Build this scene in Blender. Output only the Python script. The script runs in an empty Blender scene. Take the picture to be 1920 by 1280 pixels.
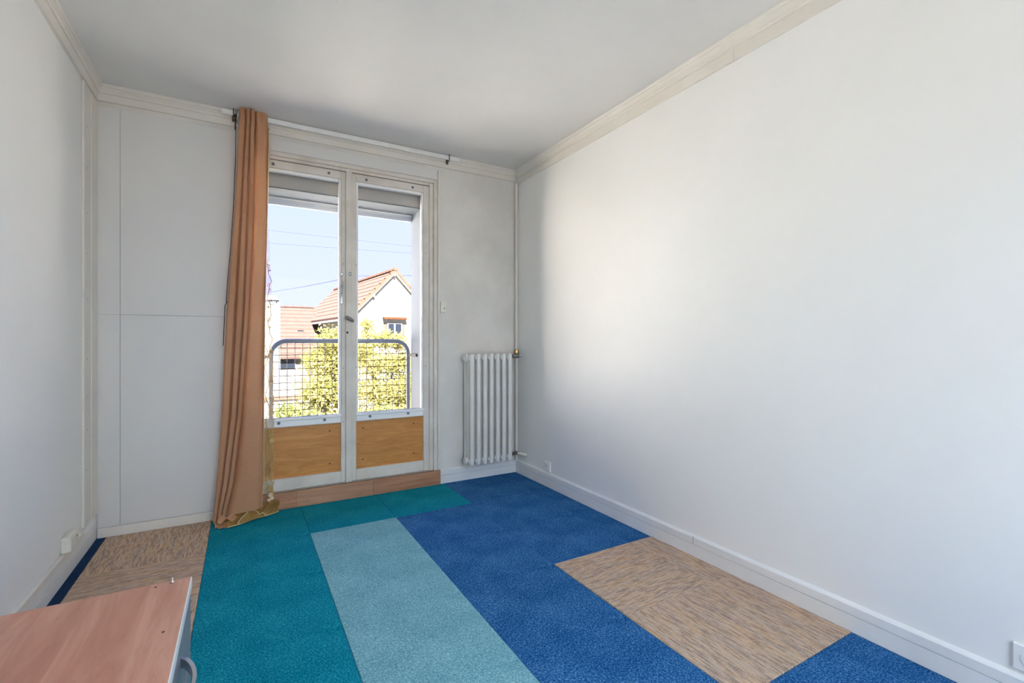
import bpy, bmesh, math, random
from mathutils import Vector, Matrix
import numpy as np
R = math.radians
random.seed(7)
SC = bpy.context.scene
COL = SC.collection

# ------------------------------------------------------------------ camera
cam_d = bpy.data.cameras.new('camera'); cam = bpy.data.objects.new('camera', cam_d); COL.objects.link(cam)
cam_d.sensor_width = 36.0; cam_d.lens = 36.0 * 880 / 1920; cam_d.clip_end = 400; cam_d.clip_start = 0.02
cam.location = (0, 0, 1.085); cam.rotation_euler = (R(90), 0, R(-29.85))
SC.camera = cam

# ------------------------------------------------------------------ world, sun, lights, exposure
SC.view_settings.view_transform = 'Standard'; SC.view_settings.look = 'None'
SC.view_settings.gamma = 1.0; SC.view_settings.use_curve_mapping = False
SC.view_settings.exposure = 0.0
world = bpy.data.worlds.new('sky'); SC.world = world; world.use_nodes = True
wt = world.node_tree; wt.nodes.clear()
wo = wt.nodes.new('ShaderNodeOutputWorld'); wb = wt.nodes.new('ShaderNodeBackground')
wr = wt.nodes.new('ShaderNodeValToRGB'); wx = wt.nodes.new('ShaderNodeSeparateXYZ'); wc = wt.nodes.new('ShaderNodeTexCoord')
wt.links.new(wc.outputs['Generated'], wx.inputs[0]); wt.links.new(wx.outputs['Z'], wr.inputs[0])
wt.links.new(wr.outputs[0], wb.inputs[0]); wt.links.new(wb.outputs[0], wo.inputs[0])
wb.inputs[1].default_value = 1.0
e = wr.color_ramp.elements
e[0].position = 0.0; e[0].color = (0.88, 0.95, 1.9, 1)
e[1].position = 1.0; e[1].color = (0.62, 1.0, 3.0, 1)
m = e.new(0.26); m.color = (0.77, 0.90, 2.6, 1)

sun_d = bpy.data.lights.new('sun', 'SUN'); sun = bpy.data.objects.new('sun', sun_d); COL.objects.link(sun)
sun_d.energy = 93; sun_d.angle = R(0.6); sun_d.color = (1.0, 0.96, 0.90)
sun.rotation_euler = Vector((0.06, 0.80, -0.95)).to_track_quat('-Z', 'Y').to_euler()
sun.location = (0, -5, 12)

# added warm fill light behind the camera, brightens the whole room
rear_d = bpy.data.lights.new('rear_fill', 'AREA'); rear = bpy.data.objects.new('rear_fill', rear_d); COL.objects.link(rear)
rear_d.shape = 'RECTANGLE'; rear_d.size = 1.5; rear_d.size_y = 2.0; rear_d.energy = 34; rear_d.color = (1.0, 0.955, 0.905)
rear.location = (0.55, -1.38, 1.15); rear.rotation_euler = (R(100), 0, 0)
# added blue fill above it, tilted down to tint floor and lower walls
sk_d = bpy.data.lights.new('rear_blue_fill', 'AREA'); sk = bpy.data.objects.new('rear_blue_fill', sk_d); COL.objects.link(sk)
sk_d.shape = 'RECTANGLE'; sk_d.size = 1.5; sk_d.size_y = 0.6; sk_d.energy = 22; sk_d.color = (0.36, 0.63, 1.0); sk_d.spread = R(105)
sk.location = (0.60, -1.30, 1.85); sk.rotation_euler = (R(44), 0, R(0))
# window portal for the French door
por_d = bpy.data.lights.new('window_portal', 'AREA'); por = bpy.data.objects.new('window_portal', por_d); COL.objects.link(por)
por_d.shape = 'RECTANGLE'; por_d.size = 1.12; por_d.size_y = 1.66; por_d.cycles.is_portal = True
por.location = (0.64, 3.50, 1.37); por.rotation_euler = (R(-90), 0, 0)
try:
    SC.cycles.max_bounces = 14; SC.cycles.diffuse_bounces = 9; SC.cycles.transparent_max_bounces = 24
    SC.cycles.use_denoising = True; SC.cycles.caustics_reflective = False; SC.cycles.caustics_refractive = False
    SC.cycles.sample_clamp_indirect = 0
except Exception:
    pass

# ------------------------------------------------------------------ materials
MATS = {}
def newmat(name):
    m_ = bpy.data.materials.new(name); m_.use_nodes = True
    nt = m_.node_tree; p = nt.nodes.get('Principled BSDF')
    MATS[name] = m_
    return m_, nt, p
def lin(c):
    return tuple(((v / 255) / 12.92 if v / 255 <= 0.04045 else ((v / 255 + 0.055) / 1.055) ** 2.4) for v in c) + (1,)
def mapping(nt, scale=(1, 1, 1), src='Object', rot=(0, 0, 0)):
    tc = nt.nodes.new('ShaderNodeTexCoord'); mp = nt.nodes.new('ShaderNodeMapping')
    mp.inputs['Scale'].default_value = scale; mp.inputs['Rotation'].default_value = rot
    nt.links.new(tc.outputs[src], mp.inputs[0]); return mp.outputs[0]
def noise(nt, vec, scale, detail=3, rough=0.55, dist=0.0):
    n = nt.nodes.new('ShaderNodeTexNoise'); n.inputs['Scale'].default_value = scale
    n.inputs['Detail'].default_value = detail; n.inputs['Roughness'].default_value = rough
    n.inputs['Distortion'].default_value = dist
    nt.links.new(vec, n.inputs['Vector']); return n.outputs['Fac']
def ramp(nt, fac, stops):
    r = nt.nodes.new('ShaderNodeValToRGB'); el = r.color_ramp.elements
    el[0].position, el[0].color = stops[0]; el[1].position, el[1].color = stops[-1]
    for s in stops[1:-1]:
        x = el.new(s[0]); x.color = s[1]
    nt.links.new(fac, r.inputs[0]); return r.outputs[0]
def bump(nt, p, h, strength=0.2, dist=0.01):
    b = nt.nodes.new('ShaderNodeBump'); b.inputs['Strength'].default_value = strength
    b.inputs['Distance'].default_value = dist
    nt.links.new(h, b.inputs['Height']); nt.links.new(b.outputs[0], p.inputs['Normal'])
def mixc(nt, a, b, f):
    x = nt.nodes.new('ShaderNodeMix'); x.data_type = 'RGBA'
    for k, v in ((6, a), (7, b)):
        if isinstance(v, tuple): x.inputs[k].default_value = v
        else: nt.links.new(v, x.inputs[k])
    if isinstance(f, float): x.inputs[0].default_value = f
    else: nt.links.new(f, x.inputs[0])
    return x.outputs[2]

def paint(name, c, c2=None, rough=0.6, scale=1.5, bmp=0.03, bscale=90):
    m_, nt, p = newmat(name)
    v = mapping(nt)
    c2 = c2 or tuple(min(255, k * 0.965) for k in c)
    nt.links.new(ramp(nt, noise(nt, v, scale, 5, 0.6), [(0.3, lin(c2)), (0.65, lin(c))]), p.inputs['Base Color'])
    p.inputs['Roughness'].default_value = rough
    bump(nt, p, noise(nt, v, bscale, 2), bmp, 0.004)
    return m_
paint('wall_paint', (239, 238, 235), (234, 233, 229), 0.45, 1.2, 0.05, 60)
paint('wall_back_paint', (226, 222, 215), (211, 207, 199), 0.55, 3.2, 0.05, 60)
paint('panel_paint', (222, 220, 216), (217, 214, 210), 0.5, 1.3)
paint('ceiling_paint', (226, 224, 221), (218, 216, 213), 0.7, 1.0)
paint('trim_paint', (228, 223, 213), (220, 214, 203), 0.45, 3)
paint('slat_white', (214, 220, 228), (208, 214, 222), 0.6, 3)
paint('baseboard_paint', (232, 232, 230), (224, 224, 221), 0.4, 4)
paint('frame_paint', (226, 219, 209), (206, 197, 184), 0.5, 5, 0.06, 40)
paint('bead_paint', (246, 246, 244), (240, 240, 238), 0.4, 4)
paint('radiator_paint', (232, 230, 224), (222, 219, 211), 0.35, 6)
paint('white_plastic', (240, 239, 235), None, 0.35, 8)
paint('cream_plastic', (231, 226, 212), None, 0.4, 8)
paint('grey_shutter', (196, 194, 189), (188, 186, 181), 0.6, 3)
paint('render_white', (240, 238, 232), (232, 229, 222), 0.8, 1)
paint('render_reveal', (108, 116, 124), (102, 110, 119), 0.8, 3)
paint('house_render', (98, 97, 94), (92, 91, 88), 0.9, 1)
paint('lawn_grass', (86, 88, 48), (74, 80, 44), 0.95, 1.5)
paint('railing_grey', (128, 137, 148), (112, 121, 132), 0.45, 6)
paint('mesh_brown', (92, 70, 52), (72, 54, 42), 0.6, 10)
paint('dark_hole', (48, 42, 38), None, 0.8, 20)
paint('screw_grey', (126, 128, 132), (100, 102, 108), 0.4, 30)
paint('black_cord', (38, 34, 32), None, 0.7, 40)
paint('bark', (110, 96, 76), (84, 72, 58), 0.9, 10)
paint('cap_cream', (150, 140, 110), None, 0.8, 2)
paint('pale_cable', (30, 33, 37), None, 0.9, 2)
paint('garden_soil', (204, 196, 184), (184, 178, 164), 0.95, 0.35)
def metal(name, c, rough=0.3):
    m_, nt, p = newmat(name); p.inputs['Base Color'].default_value = lin(c)
    p.inputs['Metallic'].default_value = 0.9
    nt.links.new(ramp(nt, noise(nt, mapping(nt), 60, 2), [(0.3, (rough * .8,) * 3 + (1,)), (0.7, (rough * 1.2,) * 3 + (1,))]), p.inputs['Roughness'])
    return m_
m_, nt, p = newmat('silver_front'); p.inputs['Base Color'].default_value = lin((150, 147, 150)); p.inputs['Metallic'].default_value = 0.35
nt.links.new(ramp(nt, noise(nt, mapping(nt), 40, 2), [(0.3, (.38, .38, .38, 1)), (0.7, (.48, .48, .48, 1))]), p.inputs['Roughness'])
metal('chrome', (205, 208, 214), 0.22); metal('aluminium', (196, 199, 205), 0.42)
metal('dark_brass', (112, 104, 96), 0.4); metal('brass', (190, 160, 96), 0.35); metal('old_steel', (140, 134, 126), 0.45)

def carpet(name, stops, sc=165, bstr=0.6):
    m_, nt, p = newmat(name)
    v = mapping(nt)
    n1 = noise(nt, v, sc, 5, 0.8, 0.6); n2 = noise(nt, v, 5, 2)
    a = nt.nodes.new('ShaderNodeMath'); a.operation = 'MULTIPLY_ADD'
    nt.links.new(n2, a.inputs[0]); a.inputs[1].default_value = 0.14
    s = nt.nodes.new('ShaderNodeMath'); s.operation = 'SUBTRACT'; nt.links.new(n1, s.inputs[0]); s.inputs[1].default_value = 0.07
    nt.links.new(s.outputs[0], a.inputs[2])
    nt.links.new(ramp(nt, a.outputs[0], [(q, lin(c)) for q, c in stops]), p.inputs['Base Color'])
    p.inputs['Roughness'].default_value = 0.95
    p.inputs['Specular IOR Level'].default_value = 0.05
    bump(nt, p, n1, bstr, 0.006)
carpet('carpet_teal', [(0.34, (0, 84, 100)), (0.50, (2, 134, 154)), (0.66, (62, 184, 198))])
carpet('carpet_light', [(0.34, (74, 126, 136)), (0.50, (122, 178, 188)), (0.66, (180, 226, 230))])
carpet('carpet_blue', [(0.34, (6, 46, 92)), (0.50, (32, 94, 150)), (0.66, (116, 172, 218))])
carpet('carpet_navy', [(0.30, (16, 36, 62)), (0.52, (36, 60, 92)), (0.74, (66, 92, 128))])
def streak(name):
    m_, nt, p = newmat(name)
    L = nt.links.new
    def mth(op, a, b=None):
        n = nt.nodes.new('ShaderNodeMath'); n.operation = op
        for k, q in ((0, a), (1, b)):
            if q is None: continue
            if isinstance(q, (int, float)): n.inputs[k].default_value = q
            else: L(q, n.inputs[k])
        return n.outputs[0]
    tc = nt.nodes.new('ShaderNodeTexCoord'); sx = nt.nodes.new('ShaderNodeSeparateXYZ'); L(tc.outputs['Object'], sx.inputs[0])
    fine = noise(nt, tc.outputs['Object'], 260, 3, 0.7)
    xs_ = mth('ADD', mth('MULTIPLY', sx.outputs[0], 135.0), mth('MULTIPLY', fine, 0.5))
    row = mth('FLOOR', xs_); fr = mth('FRACT', xs_)
    cv = nt.nodes.new('ShaderNodeCombineXYZ'); L(mth('MULTIPLY', row, 7.31), cv.inputs[0]); L(mth('MULTIPLY', sx.outputs[1], 14.0), cv.inputs[1])
    dash = noise(nt, cv.outputs[0], 1.0, 3, 0.6)
    line = ramp(nt, fr, [(0.0, (0, 0, 0, 1)), (0.28, (1, 1, 1, 1)), (0.55, (1, 1, 1, 1)), (0.8, (0, 0, 0, 1))])
    dk = ramp(nt, dash, [(0.42, (0, 0, 0, 1)), (0.62, (1, 1, 1, 1))])
    fac = mth('MULTIPLY', line, dk)
    big = noise(nt, mapping(nt, (26, 5, 5)), 1.0, 3, 0.6)
    base = ramp(nt, big, [(0.32, lin((178, 156, 144))), (0.5, lin((206, 178, 154))), (0.70, lin((208, 168, 130)))])
    base = mixc(nt, base, lin((236, 212, 188)), ramp(nt, fine, [(0.45, (0, 0, 0, 1)), (0.75, (.7, .7, .7, 1))]))
    L(mixc(nt, base, lin((104, 88, 80)), mth('MULTIPLY', fac, 0.85)), p.inputs['Base Color'])
    p.inputs['Roughness'].default_value = 0.95; p.inputs['Specular IOR Level'].default_value = 0.05
    bump(nt, p, mth('SUBTRACT', fine, mth('MULTIPLY', line, 0.5)), 0.5, 0.005)
streak('carpet_beige')

def wood(name, cols, scale, axis_scale, rough=0.4, wavy=2.0, spec=0.5, fine=0.3):
    m_, nt, p = newmat(name)
    v = mapping(nt, axis_scale)
    n1 = noise(nt, v, scale, 4, 0.6, wavy)
    v2 = mapping(nt, tuple(k * 9 for k in axis_scale)); n2 = noise(nt, v2, scale, 3, 0.6)
    b = ramp(nt, n1, [(0.30, lin(cols[0])), (0.5, lin(cols[1])), (0.70, lin(cols[2]))])
    dark = tuple(k * 0.78 for k in cols[0])
    nt.links.new(mixc(nt, b, lin(dark), ramp(nt, n2, [(0.56, (0, 0, 0, 1)), (0.80, (fine,) * 3 + (1,))])), p.inputs['Base Color'])
    p.inputs['Roughness'].default_value = rough; p.inputs['Specular IOR Level'].default_value = spec
    bump(nt, p, n2, 0.04, 0.003)
wood('plywood', [(186, 122, 58), (200, 136, 68), (212, 150, 80)], 2.6, (1.3, 1, 9.0), 0.4, 2.2)
wood('laminate', [(160, 110, 80), (178, 128, 96), (192, 142, 110)], 2.6, (1.2, 1, 14), 0.45, 0.6)
wood('laminate_pale', [(168, 120, 90), (186, 138, 106), (198, 150, 118)], 2.6, (1.2, 1, 14), 0.45, 0.6)
wood('cherry_top', [(178, 118, 96), (194, 136, 112), (208, 154, 130)], 2.4, (6.5, 0.9, 1), 0.33, 1.2, 0.5, 0.35)

def fabric(name, c1, c2, trans=0.25, rough=0.55, sheen=0.5, sc=(420, 420, 60)):
    m_, nt, p = newmat(name)
    v = mapping(nt, sc); n1 = noise(nt, v, 1.0, 2); n2 = noise(nt, mapping(nt, (3, 3, 2)), 1.0, 3)
    cc = ramp(nt, n2, [(0.3, lin(c1)), (0.7, lin(c2))])
    nt.links.new(cc, p.inputs['Base Color'])
    p.inputs['Roughness'].default_value = rough
    try: p.inputs['Sheen Weight'].default_value = sheen; p.inputs['Sheen Roughness'].default_value = 0.4; p.inputs['Sheen Tint'].default_value = lin((255, 225, 190))
    except Exception: pass
    n3 = noise(nt, mapping(nt, (22, 22, 520)), 1.0, 3, .7)
    cc = mixc(nt, cc, lin(tuple(k * .80 for k in c1)), ramp(nt, n3, [(0.50, (0, 0, 0, 1)), (0.72, (.32, .32, .32, 1))]))
    nt.links.new(cc, p.inputs['Base Color'])
    bump(nt, p, n1, 0.25, 0.003)
    if trans:
        t = nt.nodes.new('ShaderNodeBsdfTranslucent'); nt.links.new(cc, t.inputs[0])
        x = nt.nodes.new('ShaderNodeMixShader'); x.inputs[0].default_value = trans
        o = nt.nodes['Material Output']
        nt.links.new(p.outputs[0], x.inputs[1]); nt.links.new(t.outputs[0], x.inputs[2]); nt.links.new(x.outputs[0], o.inputs[0])
fabric('bronze_fabric', (202, 148, 108), (216, 166, 126), 0.32)
fabric('gold_satin', (142, 104, 46), (166, 128, 62), 0.1, 0.35, 0.6)
fabric('piping_pale', (214, 190, 132), (226, 204, 150), 0.0, 0.5)
fabric('gold_thread', (190, 150, 84), (212, 172, 104), 0.0, 0.45)
fabric('pearl_thread', (224, 206, 166), (236, 220, 186), 0.0, 0.4)
m_, nt, p = newmat('sheer_gold')
p.inputs['Base Color'].default_value = lin((226, 206, 150)); p.inputs['Roughness'].default_value = 0.6
tb = nt.nodes.new('ShaderNodeBsdfTransparent'); tl = nt.nodes.new('ShaderNodeBsdfTranslucent'); tl.inputs[0].default_value = lin((240, 226, 190))
x1 = nt.nodes.new('ShaderNodeMixShader'); x1.inputs[0].default_value = 0.4
nt.links.new(p.outputs[0], x1.inputs[1]); nt.links.new(tl.outputs[0], x1.inputs[2])
x2 = nt.nodes.new('ShaderNodeMixShader')
nv = noise(nt, mapping(nt, (30, 30, 900)), 1.0, 2)
nt.links.new(ramp(nt, nv, [(0.3, (0.34,) * 3 + (1,)), (0.7, (0.46,) * 3 + (1,))]), x2.inputs[0])
nt.links.new(tb.outputs[0], x2.inputs[1]); nt.links.new(x1.outputs[0], x2.inputs[2])
nt.links.new(x2.outputs[0], nt.nodes['Material Output'].inputs[0])

m_, nt, p = newmat('glass')
nt.nodes.remove(p)
tb = nt.nodes.new('ShaderNodeBsdfTransparent'); gl = nt.nodes.new('ShaderNodeBsdfGlossy'); gl.inputs['Roughness'].default_value = 0.01
lw = nt.nodes.new('ShaderNodeFresnel'); lw.inputs[0].default_value = 1.08
x = nt.nodes.new('ShaderNodeMixShader'); nt.links.new(lw.outputs[0], x.inputs[0])
nt.links.new(tb.outputs[0], x.inputs[1]); nt.links.new(gl.outputs[0], x.inputs[2]); nt.links.new(x.outputs[0], nt.nodes['Material Output'].inputs[0])
m_, nt, p = newmat('window_dark')
p.inputs['Base Color'].default_value = lin((22, 26, 33)); p.inputs['Roughness'].default_value = 0.1
def tile(name, c1, c2):
    m_, nt, p = newmat(name)
    n = noise(nt, mapping(nt), 3.5, 4)
    nt.links.new(ramp(nt, n, [(0.3, lin(c1)), (0.7, lin(c2))]), p.inputs['Base Color']); p.inputs['Roughness'].default_value = 0.95; p.inputs['Specular IOR Level'].default_value = 0.0
tile('roof_tile', (76, 59, 54), (81, 64, 58))
tile('verge_clay', (72, 56, 47), (76, 60, 50))
tile('roof_tile_far', (60, 47, 43), (64, 51, 47))
tile('canopy_clay', (68, 40, 27), (74, 47, 32))
def leafmat(name, c1, c2, tr=0.35):
    m_, nt, p = newmat(name)
    n = noise(nt, mapping(nt), 2.2, 3)
    cc = ramp(nt, n, [(0.35, lin(c1)), (0.65, lin(c2))])
    nt.links.new(cc, p.inputs['Base Color']); p.inputs['Roughness'].default_value = 0.7; p.inputs['Specular IOR Level'].default_value = 0.05
    t = nt.nodes.new('ShaderNodeBsdfTranslucent'); nt.links.new(cc, t.inputs[0])
    x = nt.nodes.new('ShaderNodeMixShader'); x.inputs[0].default_value = tr
    nt.links.new(p.outputs[0], x.inputs[1]); nt.links.new(t.outputs[0], x.inputs[2]); nt.links.new(x.outputs[0], nt.nodes['Material Output'].inputs[0])
leafmat('leaf_bright', (124, 124, 62), (148, 142, 88), 0.5)
leafmat('leaf_mid', (112, 120, 64), (134, 136, 84), 0.5)
leafmat('grass', (120, 124, 66), (146, 140, 88), 0.2)

# ------------------------------------------------------------------ mesh helpers (world coordinates in, parent offset taken off)
class B:
    def __init__(s): s.bm = bmesh.new()
    def box(s, x0, x1, y0, y1, z0, z1, bev=0.0, mat=None, seg=1):
        r = bmesh.ops.create_cube(s.bm, size=1.0); vs = r['verts']
        for v in vs:
            v.co = Vector((x0 + (v.co.x + .5) * (x1 - x0), y0 + (v.co.y + .5) * (y1 - y0), z0 + (v.co.z + .5) * (z1 - z0)))
        if bev > 0:
            es = list({e_ for v in vs for e_ in v.link_edges})
            r2 = bmesh.ops.bevel(s.bm, geom=es, offset=bev, segments=seg, affect='EDGES', profile=0.5)
            vs = list({v for f in r2['faces'] for v in f.verts} | {v for v in vs if v.is_valid})
        if mat is not None:
            for v in vs: v.co = mat @ v.co
        return s
    def tube(s, pts, r, seg=8, cap=True, closed=False, sx=1.0, sy=1.0):
        pts = [Vector(q) for q in pts]; n = len(pts); rings = []
        rr = r if isinstance(r, (list, tuple)) else [r] * n
        prev = None
        for i, q in enumerate(pts):
            a = pts[(i + 1) % n] if (closed or i < n - 1) else q
            b = pts[(i - 1) % n] if (closed or i > 0) else q
            d = (a - b).normalized()
            if prev is None:
                ref = Vector((0, 0, 1)) if abs(d.z) < 0.9 else Vector((1, 0, 0))
                u = d.cross(ref).normalized()
            else:
                u = prev - d * prev.dot(d)
                u = u.normalized() if u.length > 1e-6 else d.orthogonal().normalized()
            prev = u; w = d.cross(u)
            rings.append([s.bm.verts.new(q + (u * math.cos(2 * math.pi * k / seg) * sx + w * math.sin(2 * math.pi * k / seg) * sy) * rr[i]) for k in range(seg)])
        m_ = n if closed else n - 1
        for i in range(m_):
            a, b = rings[i], rings[(i + 1) % n]
            for k in range(seg):
                s.bm.faces.new((a[k], a[(k + 1) % seg], b[(k + 1) % seg], b[k]))
        if cap and not closed:
            s.bm.faces.new(rings[0][::-1]); s.bm.faces.new(rings[-1])
        return s
    def prism(s, prof, fn0, fn1):
        """profile points mapped by fn0/fn1 to the two end positions (mitres allowed)"""
        a = [s.bm.verts.new(fn0(*q)) for q in prof]; b = [s.bm.verts.new(fn1(*q)) for q in prof]
        n = len(prof)
        for i in range(n):
            s.bm.faces.new((a[i], a[(i + 1) % n], b[(i + 1) % n], b[i]))
        s.bm.faces.new(a[::-1]); s.bm.faces.new(b)
        return s
    def grid(s, fn, nu, nv, wrap=False):
        g = [[s.bm.verts.new(fn(i / nu, j / nv)) for j in range(nv + 1)] for i in range(nu + 1)]
        for i in range(nu):
            for j in range(nv):
                s.bm.faces.new((g[i][j], g[i + 1][j], g[i + 1][j + 1], g[i][j + 1]))
        return s
    def disc(s, c, nrm, r, depth, seg=12):
        n = Vector(nrm).normalized(); c = Vector(c)
        s.tube([c, c + n * depth * .8, c + n * depth], [r, r, r * .8], seg)
        return s
    def ball(s, c, r, sc=(1, 1, 1), sub=2):
        q = bmesh.ops.create_icosphere(s.bm, subdivisions=sub, radius=1.0)
        for v in q['verts']: v.co = Vector((c[0] + v.co.x * r * sc[0], c[1] + v.co.y * r * sc[1], c[2] + v.co.z * r * sc[2]))
        return s
    def mesh(s, name, off=Vector((0, 0, 0)), smooth=False):
        bmesh.ops.recalc_face_normals(s.bm, faces=s.bm.faces)
        me = bpy.data.meshes.new(name)
        for v in s.bm.verts: v.co -= off
        s.bm.to_mesh(me); s.bm.free()
        if smooth:
            for q in me.polygons: q.use_smooth = True
        return me
def wloc(o):
    l = Vector((0, 0, 0))
    while o: l += Vector(o.location); o = o.parent
    return l
def obj(name, b, mat, parent=None, smooth=False, origin=None):
    off = wloc(parent); org = Vector(origin) if origin is not None else off
    me = b.mesh(name, org, smooth)
    o = bpy.data.objects.new(name, me); COL.objects.link(o)
    o.location = org - off
    o.parent = parent
    if mat: me.materials.append(MATS[mat])
    if smooth:
        md = None
        try: me.set_sharp_from_angle(angle=R(42))
        except Exception: pass
    return o
def copy_of(o, parent=None, loc=None):
    c = o.copy(); COL.objects.link(c)
    if parent is not None: c.parent = parent
    if loc is not None: c.location = loc
    return c
def copy_tree(o, loc, parent=None):
    c = o.copy(); COL.objects.link(c); c.parent = parent
    if loc is not None: c.location = loc
    for ch in list(o.children): copy_tree(ch, None, c)
    return c
def thing(name, label, cat, loc, group=None):
    o = bpy.data.objects.new(name, None); COL.objects.link(o); o.location = loc
    o.empty_display_size = 0.1
    o['label'] = label; o['category'] = cat
    if group: o['group'] = group
    return o
def tag(o, label, cat, group=None):
    o['label'] = label; o['category'] = cat
    if group: o['group'] = group
    return o
def struct(o): o['kind'] = 'structure'; return o

# ------------------------------------------------------------------ room dimensions
XL, XR, YB, YR, H = -0.706, 1.985, 3.385, -1.45, 2.50
YO = 3.72                        # outer face of the window wall
DX0, DX1, DZ1 = -0.02, 1.287, 2.31   # opening of the French door

floor_o = struct(obj('floor', B().box(XL - .2, XR + .2, YR - .2, YO, -0.25, -0.008), 'dark_hole'))
# carpet tiles, 0.4945 m pitch
P = 0.4945
gx = [XL + .006, -0.657, -0.1635, 0.331, 0.8215, 1.3165, 1.811, XR - .013]
gy0 = 3.362
cols = {}
def tcol(i, r):
    # i column 0..6, r row from the window wall
    if i == 0: return 'carpet_navy'
    if i == 1: return 'carpet_beige'
    if i == 2: return 'carpet_teal'
    if i in (3, 4) and r == 0: return 'carpet_teal'
    if i == 3: return 'carpet_light'
    if i == 4: return 'carpet_blue'
    if r in (3, 4): return 'carpet_beige'
    return 'carpet_blue'
tmesh = {}
for i in range(7):
    for r in range(10):
        x0, x1 = gx[i], gx[i + 1]
        y1 = gy0 - r * P; y0 = y1 - P
        if r == 0: y1 = YB
        if r == 9: y0 = YR
        mname = tcol(i, r)
        if r == 0 and i == 4: x1 = 1.335
        if r == 0 and i == 5: x0 = 1.335
        rot = 0
        if mname == 'carpet_beige':
            if i == 1 and r % 2 == 1: rot = 90
            if i == 5 and r == 3: rot = 90
        top = {'carpet_beige': 0.0035, 'carpet_light': 0.0012}.get(mname, 0.0)
        if i == 1: top = 0.0006
        cx, cy = (x0 + x1) / 2, (y0 + y1) / 2
        w, d = x1 - x0 - .0012, y1 - y0 - .0012
        if rot: w, d = d, w
        key = (round(w, 4), round(d, 4), top, mname)
        if key not in tmesh:
            b = B(); b.box(-w / 2, w / 2, -d / 2, d / 2, -0.0075, top, 0.0015)
            o = obj('carpet_tile', b, mname, floor_o); tmesh[key] = o
        else:
            o = copy_of(tmesh[key], floor_o)
        o.location = (cx, cy, random.uniform(-.0003, .0003)); o.rotation_euler = (0, 0, R(rot))

struct(obj('ceiling', B().box(XL - .2, XR + .2, YR - .2, YO, H, H + .25), 'ceiling_paint'))
struct(obj('wall_left', B().box(XL - .2, XL, YR - .2, YB, -.25, H), 'wall_paint'))
struct(obj('wall_right', B().box(XR, XR + .2, YR - .2, YB, -.25, H), 'wall_paint'))
b = B(); b.box(XL, 0.2, YR - .2, YR, -.01, H); b.box(1.3, XR, YR - .2, YR, -.01, H); b.box(0.2, 1.3, YR - .2, YR, 2.1, H); b.box(0.2, 1.3, YR - .2, YR - .12, -.01, 2.1)
struct(obj('wall_rear', b, 'wall_paint'))
# window wall with its reveal; the building's facade goes on around the room
b = B()
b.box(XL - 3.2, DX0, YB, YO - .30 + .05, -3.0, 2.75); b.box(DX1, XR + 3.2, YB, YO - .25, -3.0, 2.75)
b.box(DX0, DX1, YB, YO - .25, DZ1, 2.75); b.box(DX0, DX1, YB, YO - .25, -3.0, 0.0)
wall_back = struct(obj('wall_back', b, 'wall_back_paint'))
b = B()
b.box(XL - 3.2, 0.10, 3.475, YO, -3.0, 2.75); b.box(1.188, XR + 3.2, 3.475, YO, -3.0, 2.75)
b.box(0.10, 1.188, 3.56, YO, 2.11, 2.75); b.box(0.10, 1.188, 3.475, YO, -3.0, 0.12)
obj('outer_masonry', b, 'render_reveal', wall_back)
# closet / boxing panels on the left of the window wall
px = [XL + .012, -0.596, DX0 - .004]; pz = [0.056, 1.236, 2.386]
for i in range(2):
    for j in range(2):
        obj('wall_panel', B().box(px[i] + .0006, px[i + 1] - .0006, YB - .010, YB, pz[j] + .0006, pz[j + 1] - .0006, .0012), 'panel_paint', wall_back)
obj('lintel_panel', B().box(DX0, DX1 - .002, YB - .008, YB, DZ1 + .003, 2.39, .0015), 'panel_paint', wall_back)

# ------------------------------------------------------------------ cornice, baseboards and cover strips
prof = [(0, 2.388), (.007, 2.388), (.007, 2.444), (.012, 2.447), (.014, 2.456), (.022, 2.462), (.026, 2.476), (.029, 2.482), (.036, 2.485), (.040, 2.492), (.040, 2.4999), (0, 2.4999)]
prof2 = [(0, 2.414), (.014, 2.414), (.015, 2.426), (.019, 2.446), (.019, 2.452), (.026, 2.453), (.027, 2.470), (.032, 2.473), (.033, 2.480), (.041, 2.482), (.041, 2.4999), (0, 2.4999)]
def cornice(name, mk0, mk1, mat='trim_paint', pf=prof2):
    return struct(obj(name, B().prism(pf, mk0, mk1), mat))
cornice('trim_1', lambda d, z: (XL + d, YB - d, z), lambda d, z: (XL + d, YR, z))
cornice('trim_2', lambda d, z: (XL + d, YB - d, z), lambda d, z: (XR - d, YB - d, z))
tr = cornice('trim_3', lambda d, z: (XR - d, YB - d, z), lambda d, z: (XR - d, YR, z), 'trim_paint', prof)
fz = [(.0075, 2.3885), (.0095, 2.3905), (.0095, 2.442), (.0075, 2.444)]
for y0, y1 in ((YB - .0105, 1.377), (1.373, YR)):
    obj('frieze_strip', B().prism(fz, lambda d, z: (XR - d, y0, z), lambda d, z: (XR - d, y1, z)), 'trim_paint', tr)

def base(name, x0, x1, y0, y1, nx, ny, t, zs, mat='baseboard_paint'):
    """board with a plinth, a groove and a moulded top, face normal (nx, ny)"""
    pl, top = zs
    pf = [(0, 0), (t, 0), (t, pl - .0018), (t - .006, pl - .0012), (t - .006, pl + .0012), (t, pl + .0018), (t, top - .004), (t - .003, top), (0, top + .008)]
    return struct(obj(name, B().prism(pf, lambda d, z: (x0 + nx * d, y0 + ny * d, z), lambda d, z: (x1 + nx * d, y1 + ny * d, z)), mat))
br = base('baseboard_right', XR, XR, YB - .012, YR, -1, 0, .013, (.063, .100))
for y0 in (1.60, 0.10):
    obj('joint', B().box(XR - .0136, XR - .012, y0, y0 + .0014, .064, .101), 'dark_hole', br)
base('baseboard_back', DX1 + .02, XR, YB, YB, 0, -1, .012, (.063, .100))
obj_b = struct(obj('baseboard_back', B().box(XL + .012, DX0, YB - .013, YB, 0, .055, .002), 'trim_paint'))
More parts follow.
